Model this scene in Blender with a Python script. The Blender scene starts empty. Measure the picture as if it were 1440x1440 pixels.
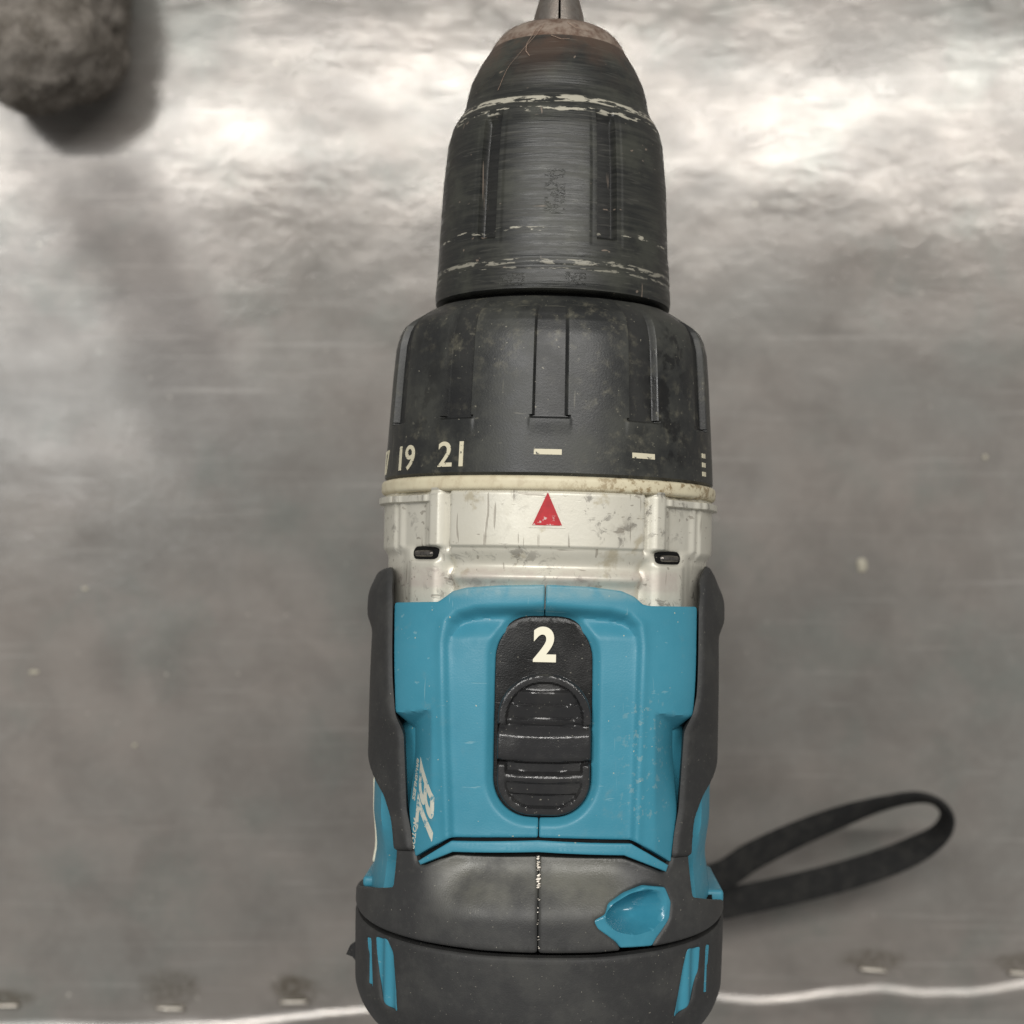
import bpy, bmesh, math, random
import numpy as np
from mathutils import Vector, noise
from mathutils.geometry import delaunay_2d_cdt

random.seed(7)
rng = np.random.default_rng(7)
C = bpy.context.scene.collection
S = bpy.context.scene

# ------------------------------------------------------------------ camera
F, PX, PY = 2200.0, 780.0, 815.0       # focal length in photo pixels, nadir pixel
CAMH, AXH = 484.0, 215.0               # mm above the table: camera, drill axis
D = CAMH - AXH
cam_d = bpy.data.cameras.new('camera'); cam = bpy.data.objects.new('camera', cam_d); C.objects.link(cam)
cam.location = (0, 0, CAMH * .001)
cam_d.sensor_width = 36; cam_d.lens = F / 1440 * 36
cam_d.shift_x = (720 - PX) / 1440; cam_d.shift_y = (PY - 720) / 1440
cam_d.clip_start = .005; cam_d.clip_end = 50
cam_d.dof.use_dof = True; cam_d.dof.focus_distance = .245; cam_d.dof.aperture_fstop = 24
S.camera = cam

# ------------------------------------------------------------------ world and lamps (indoors)
W = bpy.data.worlds.new('World'); S.world = W; W.use_nodes = True
bg = W.node_tree.nodes['Background']
bg.inputs[0].default_value = (1.0, .985, .955, 1); bg.inputs[1].default_value = .24

def area(name, loc, sx, sy, power, col, target=(0, 0, 0)):
    l = bpy.data.lights.new(name, 'AREA'); l.shape = 'RECTANGLE'; l.size = sx; l.size_y = sy
    l.energy = power; l.color = col
    o = bpy.data.objects.new(name, l); C.objects.link(o); o.location = loc
    o.rotation_euler = (Vector(target) - Vector(loc)).to_track_quat('-Z', 'Y').to_euler()
    return o
area('ceiling_tube_lamp', (.1, .80, 2.2), 2.6, .10, 42, (1, .975, .93), (.1, .80, 0))
area('ceiling_panel_lamp', (-.90, .44, 2.2), .5, .6, 5.5, (.97, .99, 1), (-.90, .44, 0))
S.view_settings.view_transform = 'Standard'; S.view_settings.look = 'None'
S.view_settings.exposure = .22; S.view_settings.gamma = 1

# ------------------------------------------------------------------ materials
class NT:
    def __init__(s, name):
        s.m = bpy.data.materials.new(name); s.m.use_nodes = True
        s.t = s.m.node_tree; s.n = s.t.nodes; s.l = s.t.links
        s.b = s.n['Principled BSDF']
        s.co = s.n.new('ShaderNodeTexCoord').outputs['Object']
        s.bumps = []
    def put(s, sock, v):
        if hasattr(v, 'is_linked') or hasattr(v, 'links'): s.l.new(v, sock)
        else:
            if isinstance(v, (tuple, list)) and len(v) == 3 and sock.type == 'RGBA': v = (*v, 1)
            sock.default_value = v
    def math(s, op, a, b=0.0, clamp=False):
        n = s.n.new('ShaderNodeMath'); n.operation = op; n.use_clamp = clamp
        s.put(n.inputs[0], a); s.put(n.inputs[1], b); return n.outputs[0]
    def xyz(s, co=None):
        n = s.n.new('ShaderNodeSeparateXYZ'); s.l.new(co or s.co, n.inputs[0]); return n.outputs
    def scale(s, v, rot=(0, 0, 0), co=None, loc=(0, 0, 0)):
        n = s.n.new('ShaderNodeMapping'); n.inputs['Scale'].default_value = v
        n.inputs['Rotation'].default_value = rot; n.inputs['Location'].default_value = loc
        s.l.new(co or s.co, n.inputs[0]); return n.outputs[0]
    def noise(s, sc, det=4, rough=.55, co=None, dist=0):
        n = s.n.new('ShaderNodeTexNoise'); n.inputs['Scale'].default_value = sc
        n.inputs['Detail'].default_value = det; n.inputs['Roughness'].default_value = rough
        n.inputs['Distortion'].default_value = dist
        s.l.new(co or s.co, n.inputs['Vector']); return n.outputs['Fac']
    def ramp(s, v, a, b, lo=0.0, hi=1.0, smooth=True):
        n = s.n.new('ShaderNodeMapRange'); n.interpolation_type = 'SMOOTHSTEP' if smooth else 'LINEAR'
        s.put(n.inputs[0], v)
        for i, x in enumerate((a, b, lo, hi)): n.inputs[i + 1].default_value = x
        return n.outputs[0]
    def mix(s, f, a, b):
        n = s.n.new('ShaderNodeMix'); n.data_type = 'RGBA'
        s.put(n.inputs[0], f); s.put(n.inputs[6], a); s.put(n.inputs[7], b); return n.outputs[2]
    def box(s, x0, x1, y0, y1, soft):
        o = s.xyz()
        fx = s.math('MULTIPLY', s.ramp(o[0], x0 - soft, x0 + soft), s.ramp(o[0], x1 - soft, x1 + soft, 1, 0))
        fy = s.math('MULTIPLY', s.ramp(o[1], y0 - soft, y0 + soft), s.ramp(o[1], y1 - soft, y1 + soft, 1, 0))
        return s.math('MULTIPLY', fx, fy)
    def attr(s, n):
        a = s.n.new('ShaderNodeAttribute'); a.attribute_name = n; return a.outputs['Fac']
    def bump(s, h, dist, strength=1.0):
        s.bumps.append((h, dist, strength))
    def done(s, col, rough, metal=0.0, spec=.5, coat=0):
        s.put(s.b.inputs['Base Color'], col); s.put(s.b.inputs['Roughness'], rough)
        s.put(s.b.inputs['Metallic'], metal); s.b.inputs['Specular IOR Level'].default_value = spec
        s.b.inputs['Coat Weight'].default_value = coat
        prev = None
        for h, dist, st in s.bumps:
            n = s.n.new('ShaderNodeBump'); n.inputs['Distance'].default_value = dist; n.inputs['Strength'].default_value = st
            s.put(n.inputs['Height'], h)
            if prev: s.l.new(prev, n.inputs['Normal'])
            prev = n.outputs[0]
        if prev: s.l.new(prev, s.b.inputs['Normal'])
        return s.m

def scratches(t, thr=.70, sc=(60, 900, 900), rot=.5):
    a = t.noise(1, 2, .5, t.scale(sc, (0, 0, rot)))
    b = t.noise(1, 2, .5, t.scale((sc[1], sc[0], sc[2]), (0, 0, rot * .6)))
    return t.math('MAXIMUM', t.ramp(a, thr, thr + .05), t.ramp(b, thr + .01, thr + .06))

def plastic(name, base, rough, dust, amt, spec=.4, grain=.00006, wear=None, scr=.72):
    t = NT(name)
    n1 = t.noise(140, 6, .62); n2 = t.noise(700, 3, .6)
    col = t.mix(t.math('MULTIPLY', t.ramp(n1, .42, .72), amt), base, dust)
    col = t.mix(t.math('MULTIPLY', t.ramp(n2, .5, .8), amt * .6), col, dust)
    sp = t.noise(2600, 1, .5)
    col = t.mix(t.math('MULTIPLY', t.ramp(sp, .74, .79), .5), col, (.35, .33, .27))
    sc = scratches(t, scr)
    col = t.mix(t.math('MULTIPLY', sc, .35), col, wear or dust)
    r = t.math('ADD', t.math('MULTIPLY', t.ramp(n1, .3, .7), .16), rough - .06)
    if name == 'rubber_worn_painted_sheen':      # handled often: polished on the crown, with its lamp highlight painted paler
        pol_sheen = t.math('MULTIPLY', t.box(-.0155, .0125, -.0505, -.0425, .003), t.ramp(t.noise(110, 4, .6), .25, .6))
        r = t.math('SUBTRACT', r, t.math('MULTIPLY', pol_sheen, .20)); col = t.mix(t.math('MULTIPLY', pol_sheen, .75), col, (.16, .157, .132))
    t.bump(t.noise(4200, 2, .5), grain, .5)
    t.bump(sc, -.00004, .4)
    return t.done(col, r, 0, spec)

M = {}
def rubber():
    m = plastic('rubber_worn_painted_sheen', (.032, .032, .032), .50, (.08, .079, .072), .38, .45, scr=.76)
    return m
M['cover'] = rubber()
M['rubber'] = plastic('dark_rubber', (.030, .030, .030), .56, (.08, .079, .072), .38, .35, scr=.76)
M['black'] = plastic('black_plastic', (.017, .017, .018), .42, (.06, .058, .05), .5, .4)
M['gloss'] = plastic('glossy_black_plastic', (.008, .008, .008), .32, (.035, .033, .03), .25, .3, scr=.70)
M['slider'] = plastic('satin_dark_plastic', (.022, .022, .023), .19, (.06, .058, .052), .25, .5, scr=.77)
M['pit'] = plastic('dull_black', (.008, .008, .008), .8, (.012, .012, .012), .2, .1)

def blue_mat():
    t = NT('teal_plastic')
    n1 = t.noise(90, 6, .6); n2 = t.noise(420, 5, .65)
    col = t.mix(t.ramp(n1, .3, .7), (.040, .225, .315), (.050, .250, .345))
    dirt = t.math('MULTIPLY', t.ramp(n2, .55, .8), t.ramp(t.noise(55, 3, .5), .48, .7))
    col = t.mix(t.math('MULTIPLY', dirt, .5), col, (.20, .27, .26))
    sc = scratches(t, .70, (70, 1100, 900), .9)
    col = t.mix(t.math('MULTIPLY', sc, .4), col, (.25, .42, .46))
    sp = t.ramp(t.noise(1500, 1, .5), .775, .80)
    col = t.mix(t.math('MULTIPLY', sp, .75), col, (.55, .52, .38))
    # pale rubbed band along the front lip of the shell and scuffs on the right shoulder
    y = t.xyz()[1]
    lip = t.math('MULTIPLY', t.ramp(y, -.0036, -.0020), t.ramp(t.noise(300, 4, .6), .3, .62))
    col = t.mix(t.math('MULTIPLY', lip, .45), col, (.26, .36, .36))
    sh = t.math('MULTIPLY', t.box(.0125, .019, -.037, -.018, .0025), t.ramp(t.noise(900, 3, .6), .56, .66))
    col = t.mix(t.math('MULTIPLY', sh, .22), col, (.50, .50, .40))
    t.bump(t.noise(3800, 2, .5), .00005, .4); t.bump(sc, -.00004, .4)
    return t.done(col, t.ramp(n2, .3, .7, .36, .5), 0, .42)
M['blue'] = blue_mat()
def blue_gloss():
    t = NT('polished_teal_plastic'); n = t.noise(200, 4, .6)
    t.bump(t.noise(900, 2, .5), .00003, .4)
    return t.done(t.mix(t.ramp(n, .3, .7), (.036, .21, .30), (.05, .25, .345)), .22, 0, .55)
M['blue_gloss'] = blue_gloss()

def silver_mat():
    t = NT('cream_silver_paint')
    n1 = t.noise(120, 6, .65); n2 = t.noise(420, 6, .7, dist=.6)
    col = t.mix(t.ramp(n1, .3, .7), (.67, .645, .56), (.60, .575, .49))
    scuff = t.ramp(n2, .535, .64)
    reg = t.ramp(t.noise(75, 3, .5), .36, .56)
    col = t.mix(t.math('MULTIPLY', t.math('MULTIPLY', scuff, reg), .8), col, (.20, .185, .16))
    stain = t.ramp(t.noise(190, 5, .6, t.scale((1, 1, 1), loc=(.3, .1, 0))), .60, .70)
    col = t.mix(t.math('MULTIPLY', stain, .52), col, (.33, .27, .15))
    patch = t.math('MULTIPLY', t.box(.0108, .0136, .0066, .0094, .0016), t.ramp(t.noise(420, 5, .7), .42, .56))
    col = t.mix(t.math('MULTIPLY', patch, .7), col, (.28, .26, .22))
    lip = t.box(-.03, .03, -.0016, .0016, .0005)
    col = t.mix(t.math('MULTIPLY', t.math('MULTIPLY', lip, t.ramp(n1, .42, .6)), .5), col, (.52, .44, .40))
    sc = scratches(t, .66, (90, 1100, 900), .8)
    col = t.mix(t.math('MULTIPLY', sc, .6), col, (.24, .21, .17))
    t.bump(t.noise(1800, 3, .6), .00003, .5); t.bump(sc, -.00005, .5)
    return t.done(col, t.ramp(n1, .3, .7, .34, .5), .25, .5)
M['silver'] = silver_mat()

def cream_mat():
    t = NT('cream_plastic_ring')
    n = t.noise(260, 5, .65)
    x = t.xyz()[0]
    col = t.mix(t.ramp(n, .35, .7), (.66, .60, .43), (.58, .51, .36))
    dirt = t.math('MULTIPLY', t.ramp(t.noise(520, 5, .7), .50, .60), t.ramp(x, -.002, .016, .15, 1))
    col = t.mix(t.math('MULTIPLY', dirt, .75), col, (.20, .13, .05))
    return t.done(col, .45, 0, .4)
M['cream'] = cream_mat()

def chuck_mat():
    t = NT('worn_chuck_plastic')
    o = t.xyz(); y = o[1]
    band = t.noise(1, 5, .6, t.scale((90, 1500, 90)))
    blot = t.noise(150, 5, .6)
    col = t.mix(t.ramp(band, .35, .75), (.016, .017, .016), (.040, .040, .034))
    col = t.mix(t.math('MULTIPLY', t.ramp(blot, .45, .7), .55), col, (.062, .064, .050))
    col = t.mix(t.math('MULTIPLY', t.attr('flute_shade'), .72), col, (.012, .012, .012))  # shade in the sleeve flutes, painted as a darker base colour
    br = t.math('MULTIPLY', t.ramp(y, .079, .091), t.ramp(t.noise(130, 5, .6), .36, .62))
    col = t.mix(t.math('MULTIPLY', br, .75), col, (.085, .050, .034))
    chipn = t.noise(1, 4, .6, t.scale((330, 1500, 330)))
    for y0, w, th, k in ((.0776, .0007, .45, .95), (.0758, .0005, .53, .9), (.0560, .0004, .56, .85), (.0508, .0005, .48, .55), (.0497, .0003, .55, .4)):
        d = t.math('ABSOLUTE', t.math('SUBTRACT', t.math('ADD', y, t.math('MULTIPLY', t.math('SUBTRACT', t.noise(170, 3, .5), .5), .0012)), y0))
        m = t.math('MULTIPLY', t.ramp(d, w * .6, w, 1, 0), t.ramp(chipn, th, th + .05))
        col = t.mix(t.math('MULTIPLY', m, k * .85), col, (.52, .49, .40))
    sc = t.ramp(t.noise(1, 2, .5, t.scale((200, 2600, 200))), .62, .72)
    col = t.mix(t.math('MULTIPLY', sc, .13), col, (.22, .21, .18))
    dg = scratches(t, .71, (70, 1000, 1000), .8)
    col = t.mix(t.math('MULTIPLY', dg, .45), col, (.36, .28, .22))
    t.bump(t.noise(1, 3, .6, t.scale((140, 2600, 140))), .00016, .4)
    # blurred raised moulding on the sleeve, worn past reading
    rel = t.math('MULTIPLY', t.box(-.0016, .0016, .0585, .0655, .0003), t.ramp(t.noise(1, 3, .7, t.scale((500, 900, 200))), .45, .6))
    rel2 = t.math('MULTIPLY', t.math('ADD', t.box(-.0085, -.0045, .0470, .0487, .0002), t.box(.0020, .0052, .0472, .0490, .0002)), t.ramp(t.noise(1, 2, .6, t.scale((1500, 1700, 300))), .47, .55))
    rr = t.math('ADD', rel, rel2)
    col = t.mix(t.math('MULTIPLY', rr, .12), col, (.12, .12, .115))
    t.bump(rr, .00012, .5)
    return t.done(col, t.ramp(band, .3, .7, .33, .52), 0, .45)
M['chuck'] = chuck_mat()

def clutch_mat():
    t = NT('dusty_clutch_plastic')
    n1 = t.noise(110, 6, .65); n2 = t.noise(500, 5, .65)
    col = t.mix(t.ramp(n1, .36, .68), (.017, .018, .018), (.045, .046, .040))
    col = t.mix(t.math('MULTIPLY', t.attr('flute_shade'), .6), col, (.013, .013, .014))  # flute floors darkened in the colour to stand in for shade
    dust = t.math('MULTIPLY', t.ramp(n2, .50, .75), t.ramp(t.noise(60, 3, .5), .4, .6))
    col = t.mix(t.math('MULTIPLY', dust, .75), col, (.115, .108, .08))
    grease = t.math('MULTIPLY', t.box(.0155, .0225, .018, .041, .0025), t.ramp(t.noise(260, 4, .6), .46, .58))
    col = t.mix(t.math('MULTIPLY', grease, .85), col, (.006, .006, .006))
    g2 = t.math('MULTIPLY', t.box(-.0225, -.018, .022, .040, .0025), t.ramp(t.noise(300, 4, .6), .46, .58))
    col = t.mix(t.math('MULTIPLY', g2, .5), col, (.009, .009, .008))
    sp = t.ramp(t.noise(2000, 1, .5), .75, .79)
    col = t.mix(t.math('MULTIPLY', sp, .6), col, (.30, .28, .22))
    sc = scratches(t, .70, (80, 1000, 900), .7)
    col = t.mix(t.math('MULTIPLY', sc, .35), col, (.19, .18, .14))
    t.bump(t.noise(3000, 3, .55), .00005, .5)
    gl = t.math('MULTIPLY', grease, .2)
    return t.done(col, t.math('SUBTRACT', t.ramp(n1, .3, .7, .36, .50), gl), 0, .42)
M['clutch'] = clutch_mat()

def metal(name, c1, c2, r, sc=400, m=1.0):
    t = NT(name); n = t.noise(sc, 5, .65)
    t.bump(t.noise(sc * 5, 3, .6), .00006, .6)
    return t.done(t.mix(t.ramp(n, .35, .65), c1, c2), t.ramp(n, .3, .7, r, r + .15), m)
M['nose'] = metal('browned_steel', (.40, .32, .26), (.17, .105, .075), .30, 420, .45)
M['jaw'] = metal('grey_steel', (.42, .38, .34), (.30, .26, .23), .30, 700)
M['screw'] = metal('dark_screw_steel', (.30, .28, .26), (.12, .11, .10), .25, 900)
M['staple'] = metal('pale_worn_steel', (.62, .58, .52), (.48, .44, .38), .34, 900)

def mark(name, col, thr):
    t = NT(name)
    n = t.noise(1100, 4, .65)
    return t.done(t.mix(t.ramp(n, thr, thr + .08), col, (.05, .05, .045)), .5, 0, .35)
M['chip'] = mark('pale_crumb', (.42, .39, .31), .9)
M['lint'] = mark('tan_lint', (.36, .26, .20), .8)
M['num'] = mark('worn_cream_print', (.64, .59, .44), .60)
M['white'] = mark('white_print', (.84, .80, .64), .72)
M['logo'] = mark('worn_white_print', (.60, .58, .50), .72)
def logo():
    t = NT('rubbed_white_print'); n = t.noise(850, 4, .7)
    c = t.mix(t.ramp(n, .54, .64), (.56, .56, .48), (.10, .27, .34))
    return t.done(c, .5, 0, .35)
M['logo'] = logo()
def red():
    t = NT('red_print'); n = t.noise(500, 4, .6)
    c = t.mix(t.ramp(n, .3, .7), (.50, .014, .022), (.36, .010, .016))
    y = t.xyz()[1]
    w = t.math('MULTIPLY', t.ramp(y, .0094, .0100, 1, 0), t.ramp(t.noise(1500, 3, .6), .56, .62))
    return t.done(t.mix(w, c, (.6, .45, .42)), .42, 0, .4)
M['red'] = red()

# ------------------------------------------------------------------ object helpers
def tag(o, label=None, cat=None, group=None, kind=None):
    for k, v in (('label', label), ('category', cat), ('group', group), ('kind', kind)):
        if v: o[k] = v
    return o
def link(name, verts, faces, mat, parent=None, smooth=35, mm=True):
    me = bpy.data.meshes.new(name)
    v = np.asarray(verts, float) * (.001 if mm else 1)
    me.from_pydata([tuple(p) for p in v], [], [tuple(int(i) for i in f) for f in faces])
    me.update()
    bm = bmesh.new(); bm.from_mesh(me); bmesh.ops.recalc_face_normals(bm, faces=bm.faces); bm.to_mesh(me); bm.free()
    me.materials.append(mat)
    if smooth:
        me.shade_smooth(); me.set_sharp_from_angle(angle=math.radians(smooth))
    o = bpy.data.objects.new(name, me); C.objects.link(o)
    if parent: o.parent = parent
    return o
def bmobj(name, bm, mat, parent=None, smooth=40):
    me = bpy.data.meshes.new(name); bm.to_mesh(me); bm.free(); me.materials.append(mat)
    if smooth: me.shade_smooth(); me.set_sharp_from_angle(angle=math.radians(smooth))
    o = bpy.data.objects.new(name, me); C.objects.link(o)
    if parent: o.parent = parent
    return o
def ss(x, a, b):
    t = np.clip((np.asarray(x, float) - a) / (b - a), 0, 1); return t * t * (3 - 2 * t)

# ------------------------------------------------------------------ table
def tb(px, py, z=0.0):
    k = (CAMH - z) / F
    return np.array([(px - PX) * k, (PY - py) * k, z])
rid = np.array([tb(*p)[:2] for p in ((-700, 1450), (0, 1455), (150, 1453), (300, 1450), (430, 1441), (520, 1427), (760, 1416), (1010, 1412), (1065, 1413), (1120, 1410), (1180, 1402), (1240, 1396), (1300, 1407), (1365, 1408), (1440, 1392), (2000, 1380))])
STAPLES = [(8, 1413, 0), (240, 1417, -2), (414, 1408, 1), (1227, 1363, -6), (1437, 1368, -5)]
def table_mat():
    t = NT('worn_sheet_metal')
    big = t.noise(9, 5, .6, t.scale((1, 1.5, 1))); mid = t.noise(42, 6, .62, dist=.4); fine = t.noise(260, 6, .7)
    col = t.mix(t.ramp(big, .36, .64), (.262, .238, .217), (.218, .210, .195))
    col = t.mix(t.math('MULTIPLY', t.ramp(mid, .40, .66), .48), col, (.168, .153, .140))
    col = t.mix(t.math('MULTIPLY', t.ramp(t.noise(26, 5, .6, t.scale((1, 1, 1), loc=(3, 1, 0))), .5, .68), .4), col, (.160, .180, .165))
    col = t.mix(t.math('MULTIPLY', t.ramp(fine, .45, .75), .22), col, (.31, .30, .275))
    # painted dark reflection of hand and phone, running from lump towards drill
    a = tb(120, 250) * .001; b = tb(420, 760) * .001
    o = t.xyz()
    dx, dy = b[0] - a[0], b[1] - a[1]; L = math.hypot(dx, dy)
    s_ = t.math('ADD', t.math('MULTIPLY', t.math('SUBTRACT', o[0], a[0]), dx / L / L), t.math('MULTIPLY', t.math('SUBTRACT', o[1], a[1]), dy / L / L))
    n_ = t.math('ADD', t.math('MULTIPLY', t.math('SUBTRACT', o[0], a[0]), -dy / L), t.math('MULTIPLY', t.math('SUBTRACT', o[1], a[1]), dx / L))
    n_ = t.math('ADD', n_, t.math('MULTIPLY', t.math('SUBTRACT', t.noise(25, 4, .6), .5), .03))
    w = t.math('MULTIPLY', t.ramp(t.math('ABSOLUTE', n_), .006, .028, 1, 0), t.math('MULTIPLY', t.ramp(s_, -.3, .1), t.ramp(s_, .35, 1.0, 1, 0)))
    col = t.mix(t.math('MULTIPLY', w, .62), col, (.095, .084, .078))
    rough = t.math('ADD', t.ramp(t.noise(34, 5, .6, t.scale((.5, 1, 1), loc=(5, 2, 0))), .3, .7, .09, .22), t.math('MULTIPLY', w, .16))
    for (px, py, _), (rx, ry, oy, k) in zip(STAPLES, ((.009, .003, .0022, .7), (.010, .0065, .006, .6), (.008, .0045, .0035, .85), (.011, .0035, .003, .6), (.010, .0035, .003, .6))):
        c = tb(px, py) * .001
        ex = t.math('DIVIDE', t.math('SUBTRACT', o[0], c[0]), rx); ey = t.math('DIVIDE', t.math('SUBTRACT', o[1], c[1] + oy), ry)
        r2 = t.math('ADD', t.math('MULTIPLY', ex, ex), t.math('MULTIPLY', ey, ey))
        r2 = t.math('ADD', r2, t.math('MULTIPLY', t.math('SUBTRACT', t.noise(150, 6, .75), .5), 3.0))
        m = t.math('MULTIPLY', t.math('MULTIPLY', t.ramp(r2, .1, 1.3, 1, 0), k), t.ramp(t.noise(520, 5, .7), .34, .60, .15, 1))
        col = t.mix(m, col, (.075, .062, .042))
        rough = t.math('ADD', rough, t.math('MULTIPLY', m, .15))
    sp = t.math('MULTIPLY', t.ramp(t.noise(330, 2, .5), .735, .78), .5)
    col = t.mix(sp, col, (.66, .62, .55))
    scr = t.math('MAXIMUM', t.ramp(t.noise(1, 3, .6, t.scale((10, 420, 1), (0, 0, .05))), .60, .72), t.ramp(t.noise(1, 2, .6, t.scale((18, 700, 1), (0, 0, 1.0))), .66, .72))
    col = t.mix(t.math('MULTIPLY', scr, .20), col, (.50, .48, .45))
    t.bump(t.noise(1, 4, .55, t.scale((24, 44, 24))), .0009, .22)
    t.bump(fine, .00012, .5)
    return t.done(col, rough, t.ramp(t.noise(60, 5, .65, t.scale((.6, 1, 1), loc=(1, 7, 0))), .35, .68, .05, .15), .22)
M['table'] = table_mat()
xs = np.linspace(-420, 420, 421)
ys = np.unique(np.round(np.concatenate([np.arange(-172, -108, .7), np.arange(-108, 230, 2.5), np.arange(230, 560, 8)]), 3))
XX, YY = np.meshgrid(xs, ys)
ry = np.interp(XX, rid[:, 0], rid[:, 1])
ry += .5 * np.sin(XX / 17) + .35 * np.sin(XX / 6.3 + 1)
t_ = YY - ry
ZZ = 1.36 * np.exp(-(t_ / 3.0) ** 2) + .5 * ss(-t_, 0, 9) - .035 * np.clip(-t_ - 14, 0, 99) ** 1.5
for i in range(ZZ.shape[0]):
    for j in range(ZZ.shape[1]):
        p = Vector((XX[i, j] / 42, YY[i, j] / 26, 3.3))
        ZZ[i, j] += .11 * noise.noise(p) + .045 * noise.noise(p * 2.7)
ny, nx = XX.shape
idx = np.arange(nx * ny).reshape(ny, nx)
quads = np.stack([idx[:-1, :-1], idx[:-1, 1:], idx[1:, 1:], idx[1:, :-1]], -1).reshape(-1, 4)
V = np.stack([XX, YY, ZZ], -1).reshape(-1, 3)
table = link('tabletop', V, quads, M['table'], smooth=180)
for p in table.data.polygons: pass
tag(table, kind='structure')
# skirt under the rim so that the sheet has thickness
ring = np.concatenate([idx[0, :], idx[1:, -1], idx[-1, -2::-1], idx[-2:0:-1, 0]])
rv = V[ring]; lo = rv.copy(); lo[:, 2] -= 22; n = len(ring)
link('table_edge', np.concatenate([rv, lo]), [(i, (i + 1) % n, n + (i + 1) % n, n + i) for i in range(n)], M['table'], table)

def pill(L, w, h, seg=8):
    bm = bmesh.new(); bmesh.ops.create_uvsphere(bm, u_segments=16, v_segments=10, radius=1)
    for v in bm.verts:
        s = 1 if v.co.x > 0 else -1
        v.co.x = s * (L / 2 - w / 2) + v.co.x * w / 2 if abs(v.co.x) > 1e-6 else 0
        v.co.y *= w / 2; v.co.z *= h
    return bm
for px, py, rz in STAPLES:
    o = bmobj('staple', pill(.0092, .0019, .0013), M['staple'], table)
    c = tb(px, py) * .001; o.location = (c[0], c[1], .0007); o.rotation_euler = (0, 0, math.radians(rz))

# ------------------------------------------------------------------ drill frame
AX, ROT = -1.345, math.radians(-1.25)
root = bpy.data.objects.new('cordless_drill', None); C.objects.link(root)
root.location = (AX * .001, 0, 0); root.rotation_euler = (0, 0, ROT)
tag(root, 'teal and black cordless drill with worn black chuck, standing on the metal table', 'cordless drill')
hub = AXH                               # parts are modelled about the axis and lifted by this height
def proj(P):                            # local mm (z about the axis) -> photo pixel
    P = np.asarray(P, float); c, s = math.cos(ROT), math.sin(ROT)
    X = c * P[..., 0] - s * P[..., 1] + AX; Y = s * P[..., 0] + c * P[..., 1]
    k = F / (D - P[..., 2]); return np.stack([PX + X * k, PY - Y * k], -1)
def dlink(name, v, f, mat, parent=None, smooth=35):
    v = np.asarray(v, float).copy()
    v[:, 2] += hub
    return link(name, v, f, mat, parent or root, smooth)

# ---- body surface B(u, y): nine stations from top centre round to bottom centre
ST = {   # y : stations
    6:   [(0, 27.4), (8.6, 26.7), (16.8, 23.2), (23.2, 17.2), (27.0, 9.5), (28.0, 0), (25.6, -13), (15, -24), (0, -27)],
    -6:  [(0, 28.2), (8.6, 27.6), (17.0, 24.9), (23.8, 19.4), (27.3, 10.5), (28.2, 0), (26, -14), (16, -25), (0, -28)],
    -18: [(0, 28.6), (8.6, 28.2), (17.2, 26.2), (24.2, 20.6), (27.6, 11.5), (28.2, 0), (26, -15), (16, -25), (0, -28)],
    -38: [(0, 28.8), (8.6, 28.4), (17.2, 26.2), (24.2, 20.3), (27.7, 11.5), (28.2, 0), (26, -15), (16, -25), (0, -28)],
    -47: [(0, 30.2), (9.2, 29.4), (18.2, 26.2), (25.0, 20.2), (29.2, 11.2), (30.4, 0), (27.5, -15), (17, -25), (0, -28)],
    -54: [(0, 30.6), (9.4, 29.8), (18.6, 26.4), (25.6, 20.2), (29.8, 11.2), (31.1, 0), (28, -15), (17, -26), (0, -29)],
    -67: [(0, 30.4), (9.4, 29.6), (18.6, 26.2), (25.5, 20.0), (29.7, 11.0), (30.9, 0), (28, -15), (17, -26), (0, -29)],
}
for y, s in ((-70, .975), (-72.5, .925), (-75, .83), (-77, .70), (-78, .55)):
    ST[y] = [(a * s, b * (s ** .6)) for a, b in ST[-67]]
KY = np.array(sorted(ST)); KS = np.array([ST[k] for k in KY], float)
KX = np.concatenate([KS[:, 1:4][:, ::-1] * [-1, 1], KS, KS[:, 5:8][:, ::-1] * [-1, 1]], 1)   # index 3 is u = 0
def pchip_slopes(x, y):
    h = np.diff(x)[:, None, None]; d = np.diff(y, axis=0) / h
    m = np.zeros_like(y); m[0] = d[0]; m[-1] = d[-1]
    w = np.where(d[:-1] * d[1:] > 0, 2 * d[:-1] * d[1:] / (d[:-1] + d[1:] + 1e-12), 0); m[1:-1] = w
    return m
KM = pchip_slopes(KY, KX)
def B(u, y):
    u = np.asarray(u, float); y = np.clip(np.asarray(y, float), KY[0], KY[-1])
    u, y = np.broadcast_arrays(u, y)
    i = np.clip(np.searchsorted(KY, y) - 1, 0, len(KY) - 2)
    h = KY[i + 1] - KY[i]; t = (y - KY[i]) / h
    h00 = 2 * t**3 - 3 * t**2 + 1; h10 = t**3 - 2 * t**2 + t; h01 = -2 * t**3 + 3 * t**2; h11 = t**3 - t**2
    sgn = np.where(u < 0, -1.0, 1.0); a = np.clip(np.abs(u), 0, 8 - 1e-6)
    j = np.floor(a).astype(int); s = a - j
    def st(k):
        return h00[..., None] * KX[i, k] + (h10 * h)[..., None] * KM[i, k] + h01[..., None] * KX[i + 1, k] + (h11 * h)[..., None] * KM[i + 1, k]
    p0, p1, p2, p3 = st(j + 2), st(j + 3), st(j + 4), st(j + 5)
    s = s[..., None]
    q = .5 * (2 * p1 + (p2 - p0) * s + (2 * p0 - 5 * p1 + 4 * p2 - p3) * s**2 + (3 * p1 - p0 - 3 * p2 + p3) * s**3)
    return np.stack([q[..., 0] * sgn, y * np.ones_like(sgn), q[..., 1]], -1)
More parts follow.
